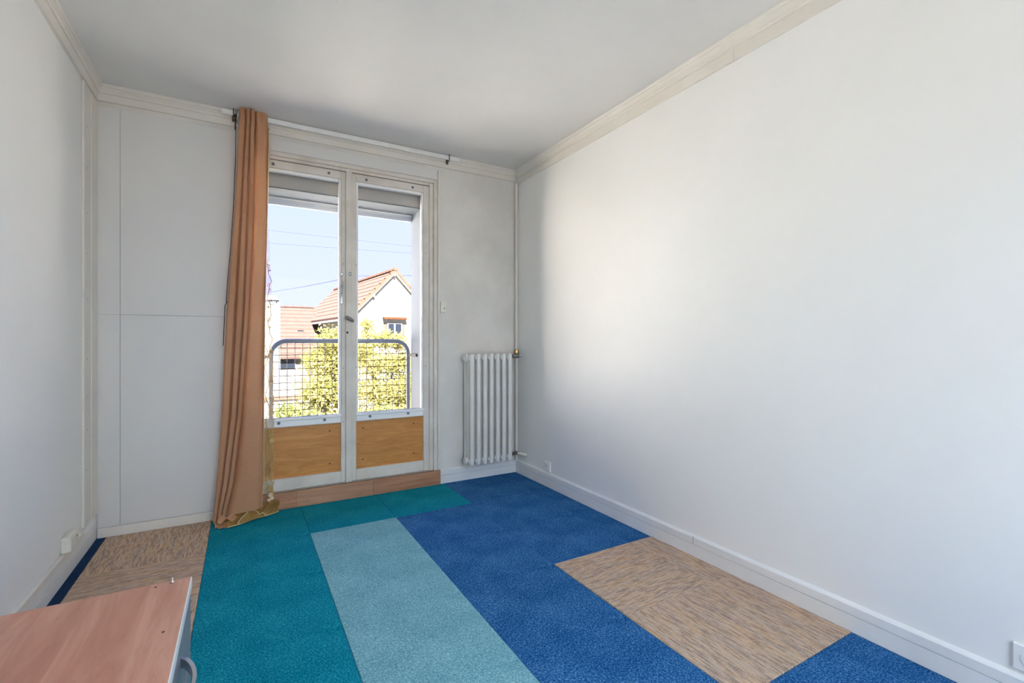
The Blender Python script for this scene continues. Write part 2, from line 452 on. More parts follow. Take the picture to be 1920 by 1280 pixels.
base('baseboard_left', XL, XL, YB, YR, 1, 0, .008, (.052, .104))
duct = struct(obj('trim_4', B().box(XL, XL + .016, YR, 3.12, .104, .134, .003), 'trim_paint'))

# cover boards in the left corner with their nails
b = B(); b.box(XL, XL + .012, 3.131, 3.255, .14, 2.405, .003)
tl_ = struct(obj('trim_5', b, 'trim_paint'))
obj('board', B().box(XL, XL + .0145, 3.252, YB - .010, .14, 2.40, .003), 'trim_paint', tl_)
nail0 = None
for z in (.165, .42, .62, .80, .99, 1.10, 1.31, 1.53, 1.75, 1.97, 2.19):
    if nail0 is None:
        nail0 = obj('nail', B().disc((0, 0, 0), (1, 0, 0), .0032, .0012, 8), 'dark_hole', tl_); nail0.location = (XL + .0115, 3.185, z)
    else: copy_of(nail0, tl_, (XL + .0115, 3.185 + random.uniform(-.006, .006), z + random.uniform(-.01, .01)))
# vertical strip right of the door
struct(obj('trim_6', B().box(DX1 + .001, DX1 + .017, YB - .012, YB, .108, 2.388, .003), 'trim_paint'))
# wooden board at the foot of the door, made of three lengths
thr = struct(obj('trim_7', B().box(DX0 - .01, 0.305, 3.366, YB, 0, .106, .0012), 'laminate'))
obj('board', B().box(0.3053, 0.80, 3.366, YB, 0, .106, .0012), 'laminate_pale', thr)
obj('board', B().box(0.8003, 1.306, 3.366, YB, 0, .106, .0012), 'laminate', thr)
for x, z in ((.26, .055), (.47, .035), (.80, .022), (.98, .03)):
    obj('nail', B().disc((x, 3.3665, z), (0, -1, 0), .0025, .001, 8), 'dark_hole', thr)

# ------------------------------------------------------------------ French door
def ring(b, x0, x1, y0, y1, z0, z1, wl, wr, wb_, wt_, bev=.003):
    b.box(x0, x0 + wl, y0, y1, z0, z1, bev); b.box(x1 - wr, x1, y0, y1, z0, z1, bev)
    if wt_: b.box(x0 + wl, x1 - wr, y0, y1, z1 - wt_, z1, bev)
    if wb_: b.box(x0 + wl, x1 - wr, y0, y1, z0, z0 + wb_, bev)
    return b
b = B(); ring(b, DX0, DX1, 3.380, 3.470, .106, DZ1, .030, .030, 0, .026)
ring(b, DX0 + .030, DX1 - .030, 3.392, 3.470, .106, DZ1 - .026, .024, .032, 0.004, .020)
ring(b, DX0 + .050, DX1 - .058, 3.434, 3.470, .106, DZ1 - .04, .026, .020, 0.03, .024, .001)
door = struct(obj('door_1', b, 'frame_paint'))
Yf = 3.388
def leaf(x0, x1, gx0, gx1, zt=2.260):
    z0 = .114
    b = B(); ring(b, x0, x1, Yf, Yf + .045, z0, zt, gx0 - .014 - x0, x1 - gx1 - .014, .078, .052, .003)
    lf = obj('door_leaf', b, 'frame_paint', door)
    b = B(); b.box(gx0 - .014, gx1 + .014, Yf - .004, Yf + .04, .527, .580, .004)
    b.box(gx0 - .018, gx1 + .018, Yf - .012, Yf + .03, .566, .586, .005)
    obj('lock_rail', b, 'bead_paint', lf)
    ring_b = B(); ring(ring_b, gx0 - .014, gx1 + .014, Yf + .006, Yf + .04, .580, zt - .052, .014, .014, .006, .020, .004)
    obj('glazing_bead', ring_b, 'bead_paint', lf)
    obj('glass_pane', B().box(gx0 - .006, gx1 + .006, Yf + .028, Yf + .032, .58, zt - .06), 'glass', lf)
    obj('wood_panel', B().box(gx0 - .016, gx1 + .016, Yf + .016, Yf + .028, z0 + .078, .528), 'plywood', lf)
    for x in (gx0 + .035, gx1 - .058):
        for z in (.475, .252):
            obj('screw', B().disc((x, Yf + .016, z), (0, -1, 0), .006, .0015, 10), 'bark', lf)
    return lf
LL = leaf(.035, .617, .118, .574, 2.2565)
LR = leaf(.643, 1.222, .703, 1.164, 2.2565)
for lf, pts in ((LL, ((.202, .556), (.481, .556), (.170, 2.228), (.509, 2.230))), (LR, ((.782, .556), (1.058, .556), (.758, 2.226), (1.094, 2.228)))):
    for x, z in pts:
        obj('screw_cap', B().disc((x, Yf - (.004 if z < 1 else 0), z), (0, -1, 0), .0095, .005, 12), 'screw_grey', lf)
# meeting batten on the right leaf, its bolt keeper, spring and lever
b = B(); b.box(.617, .660, Yf - .010, Yf + .044, .112, 2.266, .006, seg=2)
obj('meeting_batten', b, 'frame_paint', LR)
b = B()
b.tube([(.630, Yf - .011, 1.243), (.630, Yf - .045, 1.243)], .008, 10)
b.tube([(.607, Yf - .043, 1.251), (.618, Yf - .046, 1.248), (.640, Yf - .047, 1.238), (.662, Yf - .044, 1.224)], [.010, .013, .013, .010], 10)
obj('lever_handle', b, 'old_steel', LR, True)
obj('lock_plate', B().box(.617, .641, Yf - .0125, Yf - .009, 1.135, 1.32, .001), 'frame_paint', LR)
obj('key_hole', B().disc((.627, Yf - .0125, 1.147), (0, -1, 0), .0075, .002, 12), 'dark_hole', LR)
b = B(); b.ball((.644, Yf - .016, 1.552), .010, (1, .8, 1.5), 2); b.tube([(.644, Yf - .008, 1.552), (.644, Yf - .018, 1.552)], .006, 8)
obj('bolt_knob', b, 'chrome', LR, True)
pts = [(.588, Yf - .004, 1.560)]
pts = [(.590 + .003 * math.sin(k * .9), Yf - .008, 1.545 - k * .006) for k in range(7)]
hel = [(.594 + .0095 * math.cos(k * math.pi / 4) - .00012 * k, Yf - .0125 + .006 * math.sin(k * math.pi / 4), 1.492 - k * .00125) for k in range(80)]
b = B(); b.tube(pts + hel + [(.590, Yf - .009, 1.385 - k * .007) for k in range(5)], .0018, 5)
b.disc((.590, Yf, 1.548), (0, -1, 0), .007, .010, 8); b.disc((.590, Yf, 1.353), (0, -1, 0), .006, .010, 8)
obj('spring', b, 'chrome', LL, True)
for z in (2.10, 1.20, .29):
    b = B(); b.tube([(1.224, Yf - .004, z - .05), (1.224, Yf - .004, z + .05)], .0065, 8); b.box(1.218, 1.230, Yf - .002, Yf + .004, z - .04, z + .04)
    obj('hinge', b, 'frame_paint', door, True)
for x, z in ((.545, 2.29), (.62, 2.268)):
    obj('filler_patch', B().box(x, x + .022, 3.378, 3.381, z - .008, z + .006, .001), 'trim_paint', door)
for x, z in ((.602, .90), (.687, .905), (1.195, .90), (1.195, 1.75), (.604, .53), (.602, 1.62), (.687, 1.62)):
    obj('nail', B().disc((x, Yf, z), (0, -1, 0), .003, .001, 8), 'dark_hole', door)

# ------------------------------------------------------------------ radiator
rad = thing('radiator', 'white cast iron column radiator hanging on the window wall by the corner', 'radiator', (1.67, 3.29, .14))
xs = [1.506, 1.562, 1.617, 1.672, 1.727, 1.782, 1.837]
def section(x):
    b = B()
    for y in (3.236, 3.286, 3.336):
        zz = [.140, .143, .152, .175, .56, .955, .978, .987, .990] if y != 3.286 else [.15, .16, .17, .19, .56, .94, .96, .97, .975]
        k = [.35, .7, .95, 1, 1, 1, .95, .7, .35]
        b.tube([(x, y, q) for q in zz], [.0185 * q for q in k], 10, sx=1.0, sy=.95)
    for z in (.175, .958):
        b.tube([(x, y, z) for y in (3.232, 3.24, 3.336, 3.342)], [.012, .024, .024, .012], 10)
        b.tube([(x - .026, 3.286, z), (x + .029, 3.286, z)], .025, 12)
    for z in (.46, .72):
        b.box(x - .008, x + .008, 3.24, 3.335, z - .008, z + .008, .003)
    return b
s0 = obj('section', section(xs[0]), 'radiator_paint', rad, True, origin=(xs[0], 3.286, .14))
for x in xs[1:]:
    c = copy_of(s0, rad); c.location = Vector((x, 3.286, .14)) - rad.location
b = B(); b.tube([(xs[0] - .022, 3.286, .958), (xs[0] - .034, 3.286, .958), (xs[0] - .040, 3.286, .958)], [.030, .030, .022], 14); b.tube([(xs[0] - .04, 3.286, .958), (xs[0] - .05, 3.286, .958)], .013, 6)
obj('end_plug', b, 'radiator_paint', rad, True)
b = B(); b.tube([(xs[0] - .022, 3.286, .175), (xs[0] - .036, 3.286, .175), (xs[0] - .040, 3.286, .175)], [.028, .028, .02], 14)
obj('end_plug', b, 'radiator_paint', rad, True)
for x in (1.56, 1.80):
    obj('wall_bracket', B().box(x - .05, x - .04, 3.30, YB, .86, .89, .002), 'radiator_paint', rad)
b = B(); b.tube([(1.862, 3.286, .965), (1.90, 3.286, .965)], .013, 10); b.tube([(1.895, 3.286, .965), (1.905, 3.286, .968), (1.945, 3.286, .970)], [.012, .019, .019], 10)
b.tube([(1.925, 3.288, .97), (1.945, 3.305, .972), (1.953, 3.317, .978)], .011, 8)
obj('top_valve', b, 'old_steel', rad, True)
b = B(); b.tube([(1.945, 3.285, .970), (1.962, 3.275, .972), (1.966, 3.272, .972)], [.013, .011, .008], 8)
obj('valve_spindle', b, 'aluminium', rad, True)
b = B(); b.tube([(1.862, 3.286, .178), (1.90, 3.286, .178)], .012, 10); b.ball((1.915, 3.286, .182), .020, (1.1, .9, .8), 2); b.tube([(1.92, 3.29, .18), (1.945, 3.305, .178), (1.955, 3.318, .176)], .010, 8)
obj('bottom_valve', b, 'dark_brass', rad, True)
b = B(); b.tube([(1.925, 3.265, .186), (1.938, 3.245, .184), (1.962, 3.205, .180), (1.969, 3.195, .179)], [.007, .012, .011, .006], 10)
obj('valve_lever', b, 'cream_plastic', rad, True)
pipe = thing('heating_pipe', 'thin cream heating pipe standing in the corner beside the radiator', 'pipe', (1.962, 3.345, .105))
obj('pipe_run', B().tube([(1.962, 3.345, .105), (1.962, 3.345, 2.386)], .0115, 12), 'trim_paint', pipe, True)
obj('brass_union', B().tube([(1.962, 3.345, .985), (1.962, 3.345, .99), (1.962, 3.345, 1.012), (1.962, 3.345, 1.018)], [.014, .018, .018, .014], 8), 'brass', pipe)
obj('pipe_clip', B().tube([(1.962, 3.345, .31), (1.962, 3.345, .32)], .0135, 12), 'trim_paint', pipe)

# ------------------------------------------------------------------ switch, sockets, junction box
sw = thing('light_switch', 'small cream two-button switch on the wall beside the door frame', 'switch', (1.325, YB, 1.345))
obj('cover', B().box(1.306, 1.350, YB - .020, YB, 1.305, 1.390, .004), 'cream_plastic', sw)
obj('button', B().disc((1.337, YB - .020, 1.358), (0, -1, 0), .005, .003, 10), 'white_plastic', sw)
obj('button', B().disc((1.337, YB - .020, 1.338), (0, -1, 0), .005, .003, 10), 'old_steel', sw)
def socket(y0, y1, z0, z1, label):
    s = thing('wall_socket', label, 'socket', (XR, (y0 + y1) / 2, z0))
    b = B(); b.box(XR - .010, XR, y0, y1, z0, z1, .003); obj('cover', b, 'white_plastic', s)
    cy, cz = (y0 + y1) / 2, (z0 + z1) / 2
    b = B(); b.tube([(XR - .012, cy, cz), (XR - .010, cy, cz)], .022, 18); obj('socket_face', b, 'white_plastic', s)
    for dy in (-.0095, .0095):
        obj('pin_hole', B().disc((XR - .012, cy + dy, cz), (-1, 0, 0), .0027, .0008, 8), 'dark_hole', s)
    obj('earth_pin', B().tube([(XR - .012, cy, cz + .012), (XR - .020, cy, cz + .012)], .0023, 8), 'old_steel', s)
socket(2.878, 2.952, .112, .186, 'small white wall socket low on the right wall near the radiator')
socket(.390, .468, .120, .198, 'white wall socket cut off by the right edge of the photo')
jb = thing('junction_box', 'small cream junction box above the left baseboard near the corner', 'box', (XL, 2.88, .134))
obj('box_body', B().box(XL, XL + .034, 2.80, 2.94, .134, .208, .010), 'cream_plastic', jb)
obj('box_lid', B().box(XL + .030, XL + .038, 2.81, 2.93, .140, .200, .006), 'trim_paint', jb)
b = B(); b.tube([(XL + .02, 2.935, .165), (XL + .02, 2.975, .165)], [.016, .012], 10); obj('cable_gland', b, 'cream_plastic', jb, True)
obj('screw', B().disc((XL + .038, 2.90, .185), (1, 0, 0), .004, .001, 8), 'dark_hole', jb)

# ------------------------------------------------------------------ curtain rail
rod = thing('curtain_rail', 'flat white curtain rail under the cornice above the door', 'curtain rail', (.66, 3.32, 2.458))
obj('rail', B().box(-.112, 1.436, 3.313, 3.325, 2.458, 2.489, .003), 'white_plastic', rod)
for x in (-.048, 1.352):
    b = B(); b.tube([(x, YB - .036, 2.470), (x, 3.335, 2.450), (x, 3.32, 2.447), (x, 3.307, 2.450), (x, 3.305, 2.47), (x, 3.305, 2.495)], .0035, 6)
    b.box(x - .009, x + .009, YB - .038, YB - .030, 2.435, 2.480, .001)
    obj('bracket', b, 'dark_brass', rod, True)

# ------------------------------------------------------------------ bronze curtain
rows = [  # z, left edge, three grooves, right edge
    (2.496, -.020, .017, .040, .067, .134), (2.42, -.020, .018, .040, .067, .140), (2.39, -.022, .016, .038, .064, .141),
    (1.87, -.045, -.008, .025, .062, .132), (1.215, -.088, -.038, .003, .031, .118), (.63, -.110, -.065, -.031, -.006, .112),
    (.245, -.134, -.104, -.075, -.047, .113), (.075, -.148, -.128, -.108, -.085, .100), (.030, -.150, -.132, -.112, -.09, .100)]
def lerp_row(z):
    if z >= rows[0][0]: return rows[0][1:]
    for a, b_ in zip(rows, rows[1:]):
        if b_[0] <= z <= a[0]:
            t = (a[0] - z) / (a[0] - b_[0])
            return [p_ + (q_ - p_) * t for p_, q_ in zip(a[1:], b_[1:])]
    return rows[-1][1:]
cur = thing('curtain', 'long bronze fabric curtain gathered in narrow pleats left of the door', 'curtain', (0, 3.29, 0))
NS = 10
def cur_pt(u, v):
    z = 2.496 + (.030 + .035 * u - 2.496) * v
    e_ = lerp_row(z)
    k = min(3, int(u * 4 * .99999)); s = u * 4 - k
    x = e_[k] + (e_[k + 1] - e_[k]) * s
    amp = [.045, .05, .045, .040][k]
    f = min(1.0, 1.25 * math.sin(math.pi * s) ** .45)
    if k == 3: f = min(1, f) * (1 - .25 * s) if s < .97 else .0
    y = 3.308 - amp * f
    y += .006 * math.sin(z * 5 + u * 9) * f
    if v > .6:                      # the hem leans towards the room
        y -= .035 * ((v - .6) / .4) ** 1.6
    if z > 2.43: y = y - .004 + .004 * math.sin(u * 40)
    return Vector((x, y, z))
b = B()
us = []
for k in range(4):
    for j in range(14 if k == 3 else 9): us.append((k + j / (14 if k == 3 else 9)) / 4)
us.append(1.0)
vs = [0, .012, .025, .032, .038, .05, .08] + [.08 + .92 * j / 46 for j in range(1, 47)]
g = [[b.bm.verts.new(cur_pt(u, v)) for v in vs] for u in us]
for i in range(len(us) - 1):
    for j in range(len(vs) - 1): b.bm.faces.new((g[i][j], g[i + 1][j], g[i + 1][j + 1], g[i][j + 1]))
cp = obj('cloth', b, 'bronze_fabric', cur, True)
# heading band stitched along the top
b = B()
def head(u, v):
    q = cur_pt(u, .030 + .012 * v); q.y -= .003; return q
b.grid(head, 60, 2); obj('heading_seam', b, 'bronze_fabric', cur, True)
# right edge of the cloth, slightly turned, in pale fabric
def edge(u, v):
    z = 2.40 - 2.34 * v; e_ = lerp_row(z)
    return Vector((e_[4] + .0045 * math.sin(u * math.pi), 3.308 - .02 * u, z))
obj('side_hem', B().grid(edge, 4, 40), 'piping_pale', cur, True)
# crumpled end lying on the carpet
def hump(x, y, s=1.0): return math.sin(17 * x + 31 * y) * .5 + math.sin(53 * x - 23 * y + 1.3) * .3 + math.sin(91 * x + 67 * y) * .2
def puddle(u, v):
    x = -.152 + .115 * u + .012 * math.sin(v * 9)
    y = 3.30 - .115 * v * (0.55 + .45 * math.sin(u * 2.6 + .4))
    h = .060 * (1 - v ** 1.7) * (.75 + .25 * math.cos(u * 5)) + .014 * math.sin(14 * (u - .35) * (1.3 - v) + 7 * v) * math.sin(math.pi * min(1, v + .12)) + .010 * hump(x * 2.2, y * 2.2) * math.sin(math.pi * min(1, v + .12))
    return Vector((x, y - .0 + .008 * math.sin(u * 22 + v * 5), max(.006, h)))
obj('crumpled_end', B().grid(puddle, 34, 22), 'bronze_fabric', cur, True)
def fold_a(u, v):                   # folded flap on top of the crumpled end
    x = -.125 + .10 * u; y = 3.225 + .02 * u - .035 * v
    z = .030 + .034 * math.sin(math.pi * (.25 + .6 * u)) * (1 - .7 * v) + .010 * math.sin(u * 11 + v * 3)
    return Vector((x, y, max(.008, z)))
obj('folded_flap', B().grid(fold_a, 18, 8), 'bronze_fabric', cur, True)
def hem(u, v):                      # gold satin lining spreading to the right
    x = -.075 + .275 * u + .006 * math.sin(v * 6)
    y = (3.268 + .085 * u) - (.095 - .060 * u) * v + .010 * math.sin(u * 13 + v * 3) * math.sin(math.pi * v) + .006 * math.sin(u * 11 + 2) * v
    z = .008 + (.050 + .035 * u - .02 * u * u) * (1 - v) ** .8 + .013 * math.sin(u * 15 + 1 + v * 2) * math.sin(math.pi * v) + .006 * math.sin(u * 41 + v * 7) * math.sin(math.pi * v)
    return Vector((x, y, max(.006, z)))
obj('satin_hem', B().grid(hem, 60, 20), 'gold_satin', cur, True)
obj('piping', B().tube([hem(k / 40, 1.0) + Vector((0, -.002, .001)) for k in range(41)], .0026, 6), 'piping_pale', cur, True)
def inner(k):
    t = k / 30
    return hem(.20 + .54 * t, .96 - .50 * math.sin(math.pi * t ** .8) ** .9) + Vector((0, -.012, .010 * math.sin(math.pi * t)))
obj('piping', B().tube([inner(k) for k in range(31)], .0026, 6), 'piping_pale', cur, True)
def flap(u, v):                     # turned lower layer of the lining between the two pipings
    p0 = inner(int(round(u * 30))); p1 = hem(.20 + .54 * u, 1.0) + Vector((0, -.012 * math.sin(math.pi * u), .002))
    return p0.lerp(p1, v)
obj('satin_fold', B().grid(flap, 30, 4), 'gold_satin', cur, True)

# ------------------------------------------------------------------ sheer curtain with embroidery
sh = thing('sheer_curtain', 'narrow strip of sheer gold curtain with embroidered vines beside the bronze curtain', 'curtain', (.15, 3.345, 0))
srow = [(2.42, .150), (1.886, .138), (1.554, .154), (1.219, .158), (.884, .166), (.548, .172), (.212, .171), (.10, .168), (.03, .175)]
def sedge(z):
    for a, b_ in zip(srow, srow[1:]):
        if b_[0] <= z <= a[0]:
            t = (a[0] - z) / (a[0] - b_[0]); return a[1] + (b_[1] - a[1]) * t
    return srow[0][1] if z > srow[0][0] else srow[-1][1]
def sp(u, v):
    z = 2.44 - 2.315 * v; x1 = sedge(z) + .003 * math.sin(z * 23)
    x0 = .06
    return Vector((x0 + (x1 - x0) * u, 3.345 + .008 * math.sin(u * 9 + z * 2) - .012 * v, z))
obj('sheer_cloth', B().grid(sp, 10, 60), 'sheer_gold', sh, True)
def on(z, dx): return Vector((sedge(z) - dx, 3.330 - .004, z))
b = B()
b.tube([on(1.60 - 1.44 * k / 150, .010 + .009 * math.sin(k * .33) + .004 * math.sin(k * .81)) for k in range(151)], .0022, 5)
b.tube([on(1.10 - .94 * k / 120, .034 + .010 * math.sin(k * .29 + 1)) for k in range(121)], .0018, 5)
obj('embroidered_vine', b, 'gold_thread', sh, True)
for (z, r, dx) in ((1.56, .012, .012), (1.53, .008, .006), (1.44, .014, .014), (1.41, .010, .008), (1.30, .008, .016), (1.22, .016, .016), (1.17, .010, .010),
                  (1.02, .012, .010), (.985, .009, .014), (.86, .012, .012), (.72, .016, .014), (.69, .012, .006), (.655, .012, .014), (.635, .010, .004), (.30, .014, .012), (.26, .010, .006), (.52, .013, .018), (.47, .013, .014)):
    pts = []
    for k in range(22):
        a = k * .42; q = r * (1 - k / 30)
        pts.append(on(z + q * math.sin(a), dx + q * .75 * math.cos(a)))
    obj('embroidered_scroll', B().tube(pts, .0019, 5), 'gold_thread', sh, True)
def flower(z, dx, r, mat, y=3.322, n=6):
    b = B(); cx = sedge(z) - dx
    for k in range(n):
        a = k * 2 * math.pi / n + z * 9
        ca, sa = math.cos(a), math.sin(a)
        b.tube([(cx + r * (.25 * ca), y, z + r * .25 * sa), (cx + r * (.7 * ca - .22 * sa), y - .001, z + r * (.7 * sa + .22 * ca)), (cx + r * ca, y - .002, z + r * sa), (cx + r * (.7 * ca + .22 * sa), y - .001, z + r * (.7 * sa - .22 * ca)), (cx + r * .25 * ca, y, z + r * .25 * sa)], .0016, 5)
        b.ball((cx + r * .62 * ca, y - .002, z + r * .62 * sa), r * .16, (1, .6, 1), 1)
    b.ball((cx, y - .003, z), r * .2, (1, .6, 1), 1)
    obj('embroidered_flower', b, mat, sh, True)
flower(1.02, .006, .012, 'gold_thread'); flower(.835, .008, .013, 'gold_thread'); flower(.49, .018, .020, 'gold_thread')
flower(.46, .012, .016, 'piping_pale'); flower(.285, .008, .012, 'gold_thread'); flower(.165, .022, .020, 'gold_thread', 3.300, 7); flower(.14, .008, .013, 'gold_thread', 3.300, 7); flower(.128, .018, .015, 'pearl_thread', 3.290, 7); flower(.108, .010, .012, 'pearl_thread', 3.287, 7); flower(.100, .026, .011, 'pearl_thread', 3.285, 6)

cord = thing('draw_cord', 'thin black draw cord hanging along the left edge of the bronze curtain', 'cord', (-.03, 3.28, 1.05))
cpt = [(-.036, 2.48), (-.036, 2.40), (-.037, 2.20), (-.048, 1.9), (-.062, 1.65), (-.080, 1.42), (-.085, 1.33), (-.082, 1.318), (-.092, 1.30), (-.095, 1.22), (-.099, 1.10), (-.101, 1.06)]
obj('cord_line', B().tube([(x, 3.284 - (.004 if z > 2.4 else 0), z) for x, z in cpt], .0022, 6), 'black_cord', cord, True)
b = B(); b.ball((-.038, 3.276, 2.442), .010, (1, .7, 1), 2); obj('knot', b, 'black_cord', cord, True)
b = B(); b.ball((-.083, 3.283, 1.320), .0045, (1, 1, 1), 1); obj('knot', b, 'black_cord', cord, True)
b = B(); b.tube([(-.038, 3.276, 2.44), (-.028, 3.274, 2.46), (-.026, 3.274, 2.485)], .002, 5); b.tube([(-.038, 3.276, 2.435), (-.030, 3.276, 2.41), (-.028, 3.277, 2.395)], .002, 5)
b.tube([(-.038, 3.280, 2.42), (-.039, 3.280, 2.36)], .0032, 5)
obj('cord_loop', b, 'black_cord', cord, True)

# ------------------------------------------------------------------ drawer unit
ZT = .50; ux0, ux1, uy0, uy1 = -.685, -.109, .80, 1.411
du = thing('drawer_unit', 'low drawer unit with a cherry wood top and silver front beside the left wall', 'drawer unit', (-.40, 1.10, 0))
b = B(); b.box(ux0, ux1 - .022, uy0 + .004, uy1 - .004, .004, ZT - .024); obj('carcass', b, 'silver_front', du)
obj('top_board', B().box(ux0, ux1 - .0025, uy0, uy1, ZT - .024, ZT, .0008), 'cherry_top', du)
obj('edge_band', B().box(ux1 - .0025, ux1, uy0, uy1, ZT - .024, ZT, .0006), 'white_plastic', du)
for z0, z1 in ((.325, .472), (.172, .320), (.02, .167)):
    dr = obj('drawer_front', B().box(ux1 - .022, ux1 - .003, uy0 + .003, uy1 - .003, z0, z1, .0015), 'silver_front', du)
    zc = z0 + (z1 - z0) * .62; ya, yb = 1.021, 1.195
    n = 24; b = B()
    up_, dn = zc + .010, zc - .010
    ov, iv = [], []
    for k in range(n + 1):
        t = k / n; y = ya + (yb - ya) * t
        d = .030 * math.sin(math.pi * t) ** .62
        ov.append((ux1 - .004 + d + .0045, y)); iv.append((ux1 - .0045 + max(0, d - .002), ya + .004 + (yb - ya - .008) * t))
    for k in range(n):
        q = [ov[k], ov[k + 1], iv[k + 1], iv[k]]
        lo = [b.bm.verts.new((a_, c_, dn)) for a_, c_ in q]; hi = [b.bm.verts.new((a_, c_, up_)) for a_, c_ in q]
        b.bm.faces.new(lo[::-1]); b.bm.faces.new(hi)
        b.bm.faces.new((lo[0], lo[1], hi[1], hi[0])); b.bm.faces.new((lo[2], lo[3], hi[3], hi[2]))
    bmesh.ops.remove_doubles(b.bm, verts=b.bm.verts, dist=1e-5)
    obj('bow_handle', b, 'chrome', dr, True)
for x, y in ((-.180, 1.392), (-.150, 1.398), (-.139, 1.17)):
    obj('screw_hole', B().disc((x, y, ZT - .0003), (0, 0, 1), .003, .0006, 8), 'dark_hole', du)
b = B(); b.tube([(-.148, 1.402, ZT), (-.148, 1.402, ZT + .011)], .0011, 6); b.disc((-.148, 1.402, ZT), (0, 0, 1), .003, .002, 8); obj('cover_pin', b, 'white_plastic', du)

# ------------------------------------------------------------------ roller shutter and railing outside
rs = thing('roller_shutter', 'pale roller shutter rolled up in its box outside above the door', 'shutter', (.64, 3.6, 2.05))
obj('shutter_box', B().box(.10, 1.187, 3.50, 3.558, 2.112, 2.36, .002), 'grey_shutter', rs)
b = B(); b.box(.102, 1.186, 3.700, 3.712, 2.075, 2.100, .003); b.box(.102, 1.186, 3.698, 3.714, 2.050, 2.077, .004); obj('bottom_slat', b, 'slat_white', rs)
obj('soffit_board', B().box(.101, 1.187, 3.476, 3.719, 2.102, 2.1085, .001), 'render_reveal', rs)
obj('light_line_strip', B().box(.101, 1.187, 3.690, 3.697, 2.092, 2.106, .001), 'bead_paint', rs)  # white strip standing in for the bright line of light by the slat
rl = thing('railing', 'grey tubular railing filled with square wire mesh outside the door', 'railing', (.68, 3.76, .10))
RX0, RX1, RZ, RY, CR = .175, 1.178, 1.088, 3.765, .105
arch = [(RX0, .10)] + [(RX0, .3 + .1 * k) for k in range(7)]
arch = [(RX0, z) for z in (.10, .3, .6, .9)] + [(RX0 + CR - CR * math.cos(a), RZ - CR + CR * math.sin(a)) for a in [k * math.pi / 20 for k in range(11)]]
arch += [(.5, RZ), (.85, RZ)] + [(RX1 - CR + CR * math.sin(a), RZ - CR + CR * math.cos(a)) for a in [k * math.pi / 20 for k in range(11)]] + [(RX1, z) for z in (.9, .6, .3, .10)]
obj('tube_frame', B().tube([(x, RY, z) for x, z in arch], .0165, 12), 'railing_grey', rl, True)
obj('tube_frame', B().tube([(RX0, RY, .13), (RX1, RY, .13)], .012, 8), 'railing_grey', rl, True)
obj('bracket', B().box(RX1 - .004, RX1 + .009, 3.56, RY, .965, .987, .001), 'black_cord', rl)
obj('bracket', B().box(.098, RX0, RY - .008, RY + .004, .965, .987, .001), 'railing_grey', rl)
obj('bracket', B().box(.088, .102, 3.60, RY + .004, .965, .987, .001), 'railing_grey', rl)
def ztop(x):
    d = min(x - RX0, RX1 - x)
    return RZ if d >= CR else RZ - CR + math.sqrt(max(0, CR * CR - (CR - d) ** 2))
x = RX0 + .054
while x < RX1 - .012:
    obj('mesh_wire', B().tube([(x, RY - .002, .13), (x, RY - .002, ztop(x))], .0026, 5), 'mesh_brown', rl); x += .0512
z = RZ - .050
def xspan(z):
    d = z - (RZ - CR)
    return 0 if d <= 0 else CR - math.sqrt(max(0, CR * CR - d * d))
while z > .15:
    o_ = xspan(z)
    obj('mesh_wire', B().tube([(RX0 + o_, RY + .002, z), (RX1 - o_, RY + .002, z)], .0026, 5), 'mesh_brown', rl); z -= .0506

# ------------------------------------------------------------------ outside: ground, houses, cables, trees
GZ = -3.0
struct(obj('ground', B().box(-60, 80, YO, 120, GZ - .2, GZ), 'garden_soil'))

struct(obj('lawn', B().box(0.8, 14, 13.0, 31, GZ, GZ + .03), 'lawn_grass'))
# gabled house: ridge runs away from the room
ap = Vector((7.14, 25.0, 0)); dv = Vector((-.0993, .995, 0)); nv_ = Vector((.995, .0993, 0))
def PH(s, w, z): return ap + dv * s + nv_ * w + Vector((0, 0, z))
AZ, EW, EZ = 4.957, 2.46, 2.40
hs = thing('house', 'white house with pink tiled roofs and a front gable behind the garden trees', 'house', tuple(PH(6, 0, GZ)))
b = B(); pfw = [(-2.1, GZ), (2.1, GZ), (2.1, 2.55), (0, 4.72), (-2.1, 2.55)]
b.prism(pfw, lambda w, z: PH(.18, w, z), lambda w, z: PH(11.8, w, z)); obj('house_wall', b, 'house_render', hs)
sl = math.hypot(EW, AZ - EZ); n = 9
for side in (-1, 1):
    for k in range(n):
        t0, t1 = k / n, (k + 1) / n
        w0, w1 = side * EW * t0, side * EW * t1; z0, z1 = AZ + (EZ - AZ) * t0, AZ + (EZ - AZ) * t1
        pf = [(w0, z0 - .005), (w1, z1 + .026), (w1, z1 - .10), (w0, z0 - .10)]
        obj('tile_row', B().prism(pf, lambda w, z: PH(.24, w, z), lambda w, z: PH(12, w, z)), 'roof_tile', hs)
        ws = side * .02
        pf = [(w0, z0 + .03), (w1 + ws, z1 + .075), (w1 + ws, z1 - .13), (w0, z0 - .13)]
        obj('verge_tile', B().prism(pf, lambda w, z: PH(-.03, w, z), lambda w, z: PH(.25, w, z)), 'verge_clay', hs)
    pf = [(0, AZ - .12), (side * EW, EZ - .12), (side * EW, EZ - .20), (0, AZ - .20)]
    obj('soffit_board', B().prism(pf, lambda w, z: PH(.02, w, z), lambda w, z: PH(12, w, z)), 'render_white', hs)
for k in range(24):
    b = B(); b.prism([(-.14, AZ - .06), (-.08, AZ + .06), (0, AZ + .10), (.08, AZ + .06), (.14, AZ - .06), (.10, AZ - .08), (-.10, AZ - .08)], lambda w, z: PH(-.05 + .5 * k, w, z + .03), lambda w, z: PH(.44 + .5 * k, w, z))
    obj('ridge_tile', b, 'verge_clay', hs)
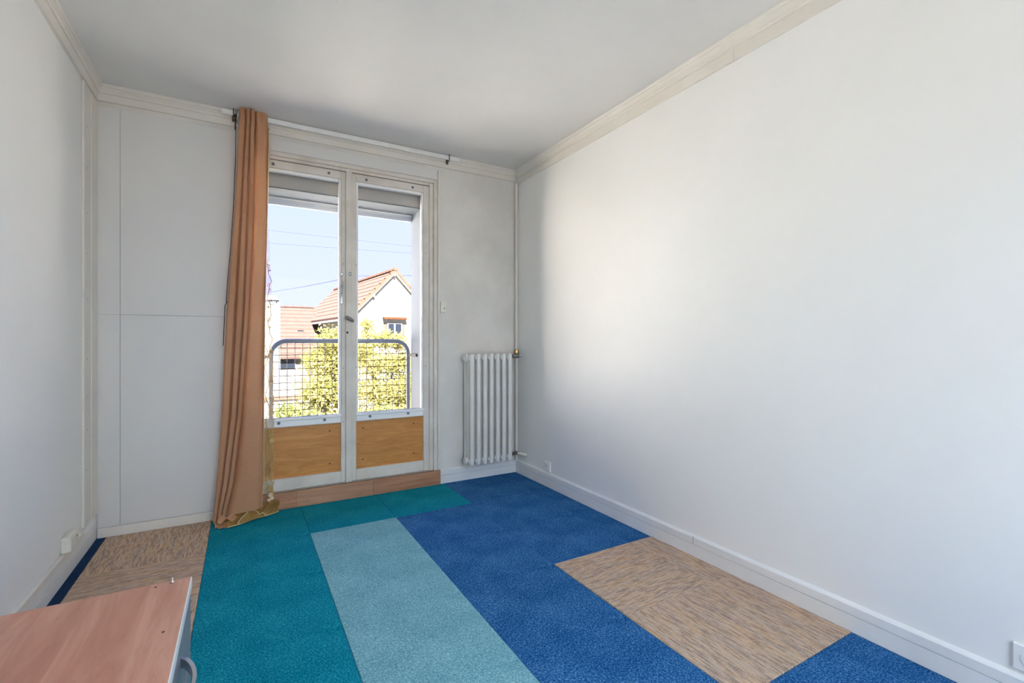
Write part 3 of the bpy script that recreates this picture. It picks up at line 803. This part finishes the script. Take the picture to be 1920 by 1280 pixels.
for s_, w in ((.18, -.02), (.18, -1.15)):
    zz = AZ - abs(w) * (AZ - EZ) / EW
    q = PH(s_, w, zz - .28); obj('purlin_end', B().box(q.x - .05, q.x + .05, q.y - .15, q.y + .15, q.z - .07, q.z + .07, .01), 'house_render', hs)
def facade(s, w0, w1, z0, z1, th):
    b = B(); b.prism([(w0, z0), (w1, z0), (w1, z1), (w0, z1)], lambda w, z: PH(s - th, w, z), lambda w, z: PH(s, w, z)); return b
wo_ = obj('window', facade(.182, -.42, .42, .92, 2.10, .05), 'house_render', hs)
obj('pane', facade(.130, -.36, -.05, .98, 2.04, .006), 'window_dark', wo_); obj('pane', facade(.130, .04, .36, .98, 2.04, .006), 'window_dark', wo_)
obj('window_surround', facade(.182, -.56, -.43, .85, 2.06, .02), 'verge_clay', hs); obj('window_surround', facade(.182, .43, .56, .85, 2.06, .02), 'verge_clay', hs)
cn = obj('window_canopy', facade(.182, -.66, .66, 2.29, 2.33, .24), 'canopy_clay', hs)
for k in range(11):
    w = -.60 + .12 * k
    obj('canopy_tile', B().tube([PH(.19, w, 2.37), PH(-.06, w, 2.31)], .05, 8), 'canopy_clay', cn)
obj('roof_vent', B().tube([PH(7.2, -.35, AZ - .4), PH(7.2, -.35, AZ + .42)], .06, 8), 'railing_grey', hs)

# unseen white building, added left of view to bounce sun onto the right wall
nb = struct(obj('bounce_facade', B().box(-30, -2.6, 14, 20, GZ, 4.2), 'render_white'))
obj('bounce_facade_roof', B().prism([(13.5, 4.2), (20.5, 4.2), (17, 7)], lambda y, z: (-30.4, y, z), lambda y, z: (-2.2, y, z)), 'roof_tile', nb)
# long house: ridge parallel to the window wall, chimney in front
lh = hs
RY_, RZ_, EY_, EZ_ = 34.0, 3.35, 30.8, .14
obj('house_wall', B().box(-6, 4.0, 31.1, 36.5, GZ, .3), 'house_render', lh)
n = 13
for k in range(n):
    t0, t1 = k / n, (k + 1) / n
    pf = [(RY_ + (EY_ - RY_) * t0, RZ_ + (EZ_ - RZ_) * t0 - .02), (RY_ + (EY_ - RY_) * t1, RZ_ + (EZ_ - RZ_) * t1 + .035), (RY_ + (EY_ - RY_) * t1, RZ_ + (EZ_ - RZ_) * t1 - .09), (RY_ + (EY_ - RY_) * t0, RZ_ + (EZ_ - RZ_) * t0 - .09)]
    obj('tile_row', B().prism(pf, lambda y, z: (-6.4, y, z), lambda y, z: (4.3, y, z)), 'roof_tile_far', lh)
obj('rear_slope', B().prism([(RY_, RZ_ - .02), (37.2, .14), (37.2, 0), (RY_, RZ_ - .15)], lambda y, z: (-6.4, y, z), lambda y, z: (4.0, y, z)), 'roof_tile_far', lh)
for k in range(23):
    x = -6.4 + .46 * k
    obj('ridge_tile', B().tube([(x, RY_, RZ_ + .02), (x + .42, RY_, RZ_), (x + .46, RY_, RZ_)], [.10, .085, .085], 8), 'roof_tile_far', lh)
w_ = obj('window', B().box(1.93, 2.78, 31.06, 31.12, -.55, .06), 'house_render', lh); obj('pane', B().box(1.96, 2.75, 31.04, 31.06, -.53, .05), 'window_dark', w_)
obj('roof_light', B().box(3.0, 3.35, 32.35, 32.45, 1.72, 1.80, .01), 'window_dark', lh)
ch = thing('chimney', 'tall white chimney stack with a cream cap left of the tiled roof', 'chimney', (1.45, 29.7, GZ))
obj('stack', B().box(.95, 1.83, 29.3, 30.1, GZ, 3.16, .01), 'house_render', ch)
obj('ledge', B().box(.92, 1.86, 29.27, 30.13, 3.16, 3.22, .005), 'railing_grey', ch)
for x in (1.0, 1.32, 1.66):
    obj('cap_leg', B().box(x, x + .1, 29.35, 30.05, 3.22, 3.40), 'dark_hole', ch)
obj('cap_slab', B().box(.93, 1.80, 29.28, 30.1, 3.40, 3.46, .01), 'cap_cream', ch)
b = B(); b.prism([(1.02, 3.46), (1.70, 3.46), (1.66, 3.66), (1.06, 3.66)], lambda x, z: (x, 29.4, z), lambda x, z: (x, 29.95, z)); obj('chimney_pot', b, 'cap_cream', ch)
gw = thing('garden_wall', 'low white garden wall behind the trees below the tiled roof', 'wall', (1, 20, GZ))
obj('wall_body', B().box(-5, 4.5, 20, 20.3, GZ, -1.15), 'house_render', gw); obj('coping', B().box(-5.05, 4.55, 19.93, 20.37, -1.15, -1.05, .01), 'verge_clay', gw)

def cable(label, pts, r):
    c = tag(obj('overhead_cable', B().tube(pts, r, 5), 'pale_cable'), label, 'cable', None); return c
def sag(a, b_, n, s): return [Vector(a).lerp(Vector(b_), k / n) - Vector((0, 0, s * math.sin(math.pi * k / n))) for k in range(n + 1)]
cable('dark overhead cable sloping up behind the gabled roof of the white house', [(-4.5, 38, 3.1), (1.59, 38, 4.62), (3.92, 38, 5.16), (5.55, 34.2, 5.30), (6.08, 32.13, 5.402), (8.0, 32.1, 5.54), (10.2, 32.1, 5.71), (16, 32.1, 6.2)], .02)
cable('faint upper overhead cable crossing the sky high above the roofs', sag((-8, 20, 5.42), (16, 20, 5.22), 16, .05), .006)
cable('faint lower overhead cable crossing the sky below the upper one', sag((-8, 19, 4.45), (16, 19, 5.05), 16, .05), .006)

def tree(name, label, base_xy, lobes, nleaf, size, mat, seed, trunk_r=.06, group='leafy garden trees outside the door'):
    rng = np.random.default_rng(seed)
    t = thing(name, label, 'tree', (base_xy[0], base_xy[1], GZ))
    wts = np.array([l[3] ** 2 for l in lobes]); wts = wts / wts.sum()
    idx = rng.choice(len(lobes), nleaf, p=wts)
    L = np.array([l[:3] for l in lobes])[idx]; Rr = np.array([l[3] for l in lobes])[idx]
    d = rng.normal(size=(nleaf, 3)); d /= np.linalg.norm(d, axis=1)[:, None]
    rad_ = Rr * (rng.uniform(0, 1, nleaf) ** .4) * (1 + .18 * rng.normal(size=nleaf))
    C_ = L + d * rad_[:, None] * np.array([1, 1, .9])
    a = rng.normal(size=(nleaf, 3)) + np.array([0, 0, .2]); a /= np.linalg.norm(a, axis=1)[:, None]
    c = rng.normal(size=(nleaf, 3)); c -= (c * a).sum(1)[:, None] * a; c /= np.linalg.norm(c, axis=1)[:, None]
    q = np.cross(a, c)
    ln = size * rng.uniform(.7, 1.3, nleaf)[:, None]
    V = np.stack([C_ - a * ln * .5, C_ + c * ln * .24 + q * ln * .06, C_ + a * ln * .5, C_ - c * ln * .24 + q * ln * .06], 1).reshape(-1, 3)
    V -= np.array([base_xy[0], base_xy[1], GZ])
    F = [(4 * i, 4 * i + 1, 4 * i + 2, 4 * i + 3) for i in range(nleaf)]
    me = bpy.data.meshes.new('foliage'); me.from_pydata(V.tolist(), [], F); me.materials.append(MATS[mat])
    o = bpy.data.objects.new('foliage', me); COL.objects.link(o); o.parent = t; o['kind'] = 'stuff'
    b = B(); zt = min(l[2] for l in lobes)
    b.tube([(base_xy[0], base_xy[1], GZ), (base_xy[0] + .05, base_xy[1], (GZ + zt) / 2), (base_xy[0], base_xy[1], zt)], [trunk_r, trunk_r * .8, trunk_r * .6], 8)
    obj('trunk', b, 'bark', t, True)
    for l in lobes:
        st = Vector((base_xy[0], base_xy[1], zt - .3)); en = Vector(l[:3])
        mid = st.lerp(en, .5) + Vector((rng.uniform(-.1, .1), rng.uniform(-.1, .1), .1))
        obj('branch', B().tube([st, mid, en, en + (en - mid) * .12], [trunk_r * .5, trunk_r * .35, trunk_r * .18, .004], 6), 'bark', t, True)
    return t
tree('leafy_tree', 'bright yellow-green tree outside the left pane before the tiled roof', (1.36, 8.55),
     [(1.32, 8.56, 1.10, 0.28), (1.49, 8.65, 0.77, 0.35), (1.10, 8.56, 0.73, 0.26), (1.07, 8.46, 0.31, 0.30), (1.49, 8.56, 0.26, 0.35), (1.77, 8.65, 0.91, 0.28), (0.93, 8.56, -0.16, 0.30), (1.30, 8.46, -0.30, 0.33), (1.63, 8.56, -0.30, 0.33), (0.95, 8.5, -0.62, .34), (1.3, 8.5, -0.72, .36), (1.66, 8.5, -0.70, .34), (1.15, 8.5, 0.20, .30), (1.35, 8.6, .62, .30)], 19000, .060, 'leaf_bright', 11)
tree('leafy_tree', 'bright yellow-green tree outside the right pane before the white gable', (2.72, 10.15),
     [(2.28, 10.18, 1.44, 0.13), (2.33, 10.18, 1.12, 0.25), (2.67, 10.18, 1.12, 0.23), (2.97, 10.18, 1.06, 0.21), (2.39, 10.07, 0.62, 0.32), (2.86, 10.18, 0.59, 0.30), (3.13, 10.18, 0.68, 0.23), (2.44, 10.07, 0.04, 0.36), (2.92, 10.07, -0.01, 0.38), (3.23, 10.18, 0.15, 0.32), (2.54, 9.96, -0.49, 0.38), (3.07, 9.96, -0.54, 0.38), (2.45, 10.1, -0.85, .4), (2.95, 10.1, -0.9, .4), (2.1, 10.1, -0.6, .36), (3.3, 10.2, -.2, .32)], 22000, .066, 'leaf_bright', 12)
tree('shrub', 'low light green shrub in front of the left tree below the railing', (.80, 7.1),
     [(0.53, 7.05, 0.07, 0.19), (0.73, 7.05, -0.06, 0.24), (0.95, 7.05, -0.15, 0.24), (0.52, 7.05, -0.32, 0.26), (0.82, 7.05, -0.36, 0.26), (1.12, 7.05, -0.32, 0.24)], 9000, .052, 'leaf_mid', 13, .03)
tree('shrub', 'low light green shrub in front of the right tree below the railing', (1.95, 7.6),
     [(1.76, 7.6, -.25, .25), (2.0, 7.6, -.18, .26), (2.23, 7.6, -.25, .26), (1.8, 7.6, -.5, .27), (2.18, 7.6, -.5, .27)], 9000, .056, 'leaf_mid', 14, .03)
